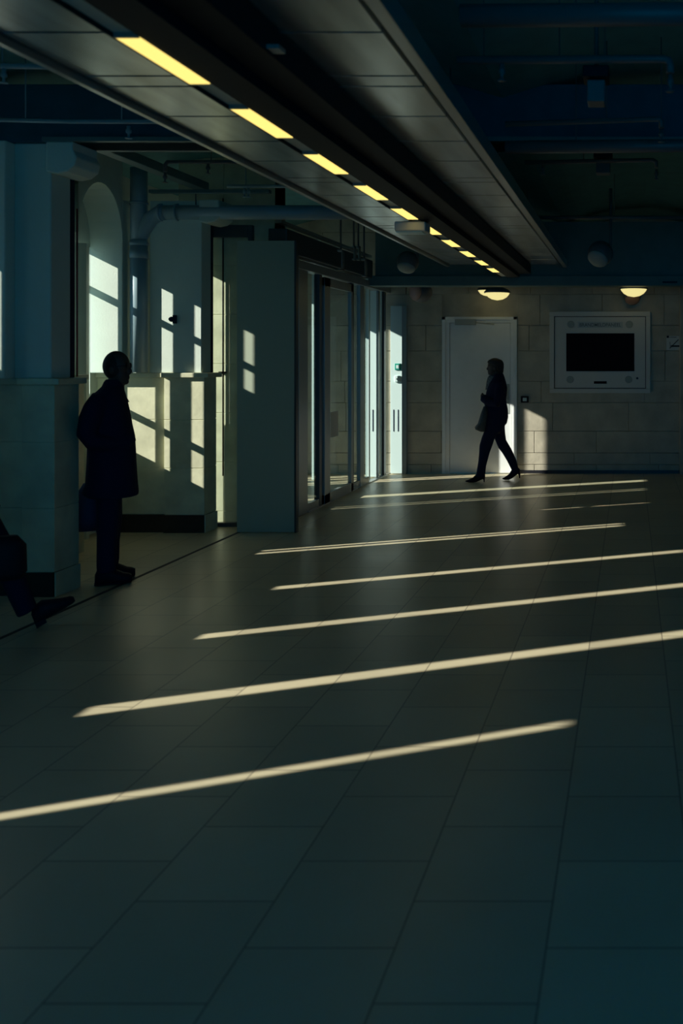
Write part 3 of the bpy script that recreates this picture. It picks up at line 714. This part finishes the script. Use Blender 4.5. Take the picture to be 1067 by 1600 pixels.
for s, dx in ((-1, 0), (1, .03)):
    sh = MB(); x0 = MX(205)+dx
    loftx(sh, [(x0, YM+s*.09, .045, .025, .035), (x0+.02, YM+s*.09, .062, .04, .060), (x0+.10, YM+s*.09, .070, .046, .068), (x0+.16, YM+s*.093, .055, .048, .052), (x0+.21, YM+s*.096, .042, .050, .040), (x0+.25, YM+s*.098, .038, .044, .035), (x0+.275, YM+s*.1, .034, .028, .026)])
    sh.build('shoe', 'shoe', man)
    loftx(MB(), [(x0-.004, YM+s*.09, .012, .03, .011), (x0+.05, YM+s*.09, .012, .048, .012), (x0+.20, YM+s*.095, .012, .054, .012), (x0+.27, YM+s*.1, .014, .034, .012)]).build('sole', 'shoe', man)
g = MB(); gl = Vector((MX(345), YM, MZ(150))); f = Vector((.88, -.35, 0)).normalized(); r = Vector((f.y, -f.x, 0))
for s in (-1, 1):
    cc = gl+f*.098+r*s*.033+Vector((0, 0, .018)); g.tube([cc, cc+f*.006], .022, 14); g.tube([cc+r*s*.02, gl+r*s*.088+Vector((0, 0, .012))], .003, 6)
g.tube([gl+f*.101-r*.012+Vector((0, 0, .02)), gl+f*.101+r*.012+Vector((0, 0, .02))], .003, 6)
g.build('glasses', 'black', man)
h = MB(); h.ball((MX(338), YM, MZ(138)), .098, .086, .108, 20, 14); h.build('cropped_hair', 'hair', man)
bb = thing('carrier_bag', (MX(150), YM+.32, MZ(1270)), 'dark blue bag hanging low just behind the standing person', 'bag')
k = MB(); loft(k, [(MX(150), YM+.32, MZ(1250), .085, .05), (MX(150), YM+.32, MZ(1180), .11, .06), (MX(155), YM+.32, MZ(1000), .09, .05), (MX(165), YM+.32, MZ(930), .05, .03)])
k.build('bag_body', 'bluebag', bb)
MB().tube([(MX(160), YM+.32, MZ(935)), (MX(170), YM+.31, MZ(860)), (MX(195), YM+.28, MZ(700))], .008, 8).build('handle', 'bluebag', bb)

# ---- walking woman (profile, walking left)
YW = 12.2; sW = F/YW; TURN = ((772-VX)/sW, YW)
def WX(zx): return (700+zx/6.957-VX)/sW
def WZ(zy): return (1475-zy)/6.957/sW
wo = thing('person', (WX(500), YW, 0), 'person in dark jacket and heeled boots walking left past the white door', 'person')
def ringW(zy, l, r, ry, cy=0): return ((WX(l)+WX(r))/2, YW+cy, WZ(zy), (WX(r)-WX(l))/2, ry)
b = MB()
head(b, (WX(500), YW, WZ(238)), -1, -.12, hz=.205, w=.070)
loft(b, [ringW(400, 440, 560, .06), ringW(340, 465, 570, .052), ringW(280, 480, 575, .05)])
loft(b, [ringW(960, 450, 570, .08), ringW(850, 440, 600, .12), ringW(620, 440, 600, .12), ringW(450, 460, 610, .16), ringW(370, 490, 590, .12)])
for s in (-1, 1):
    b.tube([(WX(560), YW+s*.15, WZ(420)), (WX(540), YW+s*.18, WZ(640)), (WX(400), YW+s*.10, WZ(575))], .035, 12, rads=[.045, .038, .026])
    hand(b, (WX(398), YW+s*.07, WZ(560)), (-.45, -s*.9, .1), (.3, -s*.3, -.9), (-.2, 0, 1), .85)
def legW(pts, cy, k=1):   # list of (zy, l, r)
    return [ringW(zy, l+8, r-8, (WX(r)-WX(l))/2*.85, cy) for (zy, l, r) in pts]
front = [(1415, 300, 402), (1380, 308, 405), (1300, 322, 415), (1250, 330, 428), (1160, 338, 452), (1080, 342, 482), (1000, 365, 508), (930, 392, 560), (850, 410, 600)]
rear = [(1400, 695, 772), (1360, 690, 770), (1260, 640, 746), (1180, 592, 712), (1120, 548, 682), (1035, 512, 632), (960, 480, 622), (900, 450, 618), (850, 440, 620)]
loft(b, legW(front, -.07)); loft(b, legW(rear, .07))
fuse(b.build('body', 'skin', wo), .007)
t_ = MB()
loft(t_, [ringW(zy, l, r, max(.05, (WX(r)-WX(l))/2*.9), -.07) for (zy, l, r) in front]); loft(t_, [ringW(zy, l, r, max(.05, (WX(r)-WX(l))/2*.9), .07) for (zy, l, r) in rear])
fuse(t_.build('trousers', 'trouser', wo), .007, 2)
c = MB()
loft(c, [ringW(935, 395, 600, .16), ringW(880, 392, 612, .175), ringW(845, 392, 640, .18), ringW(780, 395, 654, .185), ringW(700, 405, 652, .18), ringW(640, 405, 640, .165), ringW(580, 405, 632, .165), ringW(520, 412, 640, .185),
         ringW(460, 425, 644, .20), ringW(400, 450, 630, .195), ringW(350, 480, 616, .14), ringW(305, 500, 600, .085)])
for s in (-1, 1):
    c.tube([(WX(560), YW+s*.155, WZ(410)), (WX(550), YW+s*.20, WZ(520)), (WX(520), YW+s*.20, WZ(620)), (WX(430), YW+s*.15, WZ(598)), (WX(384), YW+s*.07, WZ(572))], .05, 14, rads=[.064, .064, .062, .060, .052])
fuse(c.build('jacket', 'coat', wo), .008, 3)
h = MB(); loft(h, [ringW(305, 545, 598, .05), ringW(280, 535, 602, .066), ringW(240, 500, 606, .080), ringW(200, 440, 606, .086), ringW(180, 425, 600, .085), ringW(160, 440, 585, .075), ringW(145, 468, 550, .05), ringW(137, 490, 525, .02)])
fuse(h.build('hair', 'hair', wo), .006, 4)
sc = MB(); loft(sc, [ringW(480, 405, 500, .07), ringW(430, 412, 530, .085), ringW(390, 418, 560, .09), ringW(350, 430, 570, .085), ringW(325, 445, 570, .07)])
sc.build('scarf', 'scarf', wo, label='light checked scarf')
def boot(pts, heel_x, heel_top, cy, par):
    m_ = MB(); loftx(m_, [(WX(x), YW+cy, (WZ(t)+WZ(bo))/2, ry, (WZ(t)-WZ(bo))/2) for (x, t, bo, ry) in pts])
    o = m_.build('boot', 'shoe', par)
    k = MB(); loft(k, [(WX(heel_x), YW+cy, WZ(heel_top[1]), .008, .008), (WX(heel_x), YW+cy, WZ(heel_top[1])+.03, .009, .01), (WX(heel_x-8), YW+cy, WZ(heel_top[0]), .024, .024)])
    ho = k.build('heel', 'shoe', o)
boot([(193, 1455, 1466, .012), (225, 1445, 1473, .030), (270, 1425, 1475, .037), (310, 1385, 1472, .036), (350, 1372, 1455, .034), (385, 1372, 1440, .032), (404, 1385, 1435, .02)], 393, (1425, 1475), -.07, wo)
boot([(590, 1452, 1463, .012), (620, 1438, 1471, .030), (660, 1410, 1473, .037), (700, 1352, 1455, .036), (740, 1340, 1425, .034), (770, 1342, 1405, .03), (782, 1355, 1400, .02)], 780, (1395, 1455), .07, wo)
bg = thing('shoulder_bag', (WX(370), YW-.05, WZ(925)), 'greyish soft bag carried in front of the walking person in heels', 'bag')
k = MB(); loft(k, [(WX(375), YW-.08, WZ(930), .03, .05), (WX(352), YW-.08, WZ(905), .068, .09), (WX(352), YW-.08, WZ(880), .075, .10), (WX(372), YW-.08, WZ(840), .058, .10), (WX(395), YW-.08, WZ(740), .05, .09), (WX(410), YW-.08, WZ(660), .03, .06)])
k.build('bag_body', 'greysatchel', bg)
MB().tube([(WX(408), YW-.08, WZ(670)), (WX(395), YW-.09, WZ(600)), (WX(385), YW-.09, WZ(545))], .008, 8).build('handle', 'greysatchel', bg)

# ---- third person, stepping into the frame from the left
Y3 = 5.46; s3 = F/Y3; TURN = (-4.0, Y3); q = lambda x, y: P(x, y, Y3)
p3 = thing('person', (-4.0, Y3, 0), 'person stepping in at the left edge, only a raised shoe and dark clothing visible', 'person')
hx = -4.07
b = MB()
head(b, (hx+.05, Y3, 1.60), 1, -.1, hz=.235, w=.08)
loft(b, [(hx, Y3, .92, .12, .15), (hx, Y3, 1.15, .11, .14), (hx+.01, Y3, 1.35, .12, .18), (hx+.02, Y3, 1.44, .09, .12), (hx+.03, Y3, 1.48, .055, .06), (hx+.04, Y3, 1.56, .055, .055)])
for s, kx in ((-1, .06), (1, -.18)):
    b.tube([(hx, Y3+s*.17, 1.38), (hx-.02+kx*.2, Y3+s*.22, 1.1), (hx+kx, Y3+s*.2, .88)], .04, 12, rads=[.052, .042, .028])
    hand(b, (hx+kx, Y3+s*.2, .88), (kx*.6, 0, -1), (.5, 0, -.2), (1, 0, 0))
b.tube([(hx, Y3-.09, .92), (hx+.26, Y3-.09, .50), (hx+.40, Y3-.09, .12)], .07, 14, rads=[.09, .058, .042])
b.tube([(hx, Y3+.09, .92), (hx-.10, Y3+.09, .48), (hx-.36, Y3+.09, .14)], .07, 14, rads=[.09, .058, .042])
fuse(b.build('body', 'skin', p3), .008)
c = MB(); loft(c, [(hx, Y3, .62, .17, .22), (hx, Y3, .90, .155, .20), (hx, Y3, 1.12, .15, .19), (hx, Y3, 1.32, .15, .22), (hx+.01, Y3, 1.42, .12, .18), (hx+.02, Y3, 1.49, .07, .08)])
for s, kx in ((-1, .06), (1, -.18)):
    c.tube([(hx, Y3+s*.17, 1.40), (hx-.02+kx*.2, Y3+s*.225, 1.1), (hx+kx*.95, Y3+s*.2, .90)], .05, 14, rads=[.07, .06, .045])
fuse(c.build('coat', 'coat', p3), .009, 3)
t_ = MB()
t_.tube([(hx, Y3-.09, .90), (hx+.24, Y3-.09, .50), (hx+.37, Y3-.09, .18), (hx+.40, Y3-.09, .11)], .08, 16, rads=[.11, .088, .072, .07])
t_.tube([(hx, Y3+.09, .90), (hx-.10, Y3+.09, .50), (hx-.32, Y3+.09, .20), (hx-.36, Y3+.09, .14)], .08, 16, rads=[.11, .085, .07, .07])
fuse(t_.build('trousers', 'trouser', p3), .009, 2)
def tilted_shoe(base, ang, name='shoe'):
    m_ = MB(); loftx(m_, [(0, 0, .045, .025, .035), (.02, 0, .06, .038, .055), (.09, 0, .068, .044, .062), (.16, 0, .052, .046, .046), (.22, 0, .040, .046, .034), (.265, 0, .034, .036, .026), (.285, 0, .03, .02, .016)])
    m_.box(.0, .07, -.03, .03, -.012, .02)
    a = math.radians(ang); m_.v = [(base[0]+x*math.cos(a)-z*math.sin(a), base[1]+y, base[2]+x*math.sin(a)+z*math.cos(a)) for (x, y, z) in m_.v]
    m_.build(name, 'shoe', p3)
tilted_shoe((q(58, 0).x, Y3-.09, .015), 22)
tilted_shoe((hx-.50, Y3+.09, .16), -38)
h = MB(); h.ball((hx+.03, Y3, 1.66), .10, .088, .09); fuse(h.build('hair', 'hair', p3), .008, 2)
bg = thing('handbag', (q(10, 890).x, Y3-.25, q(0, 890).z), 'dark bag swinging low beside the person at the left edge', 'bag')
cx, cz = q(6, 0).x, q(0, 862).z
k = MB(); loft(k, [(cx, Y3-.26, cz-.14, .11, .05), (cx+.01, Y3-.26, cz-.10, .13, .06), (cx+.02, Y3-.26, cz+.06, .115, .055), (cx+.0, Y3-.26, cz+.12, .08, .03)])
k.build('bag_body', 'black', bg)
MB().tube([(cx-.07, Y3-.26, cz+.10), (cx-.03, Y3-.24, cz+.30), (hx+.06, Y3-.21, .80)], .008, 8).build('handle', 'black', bg)
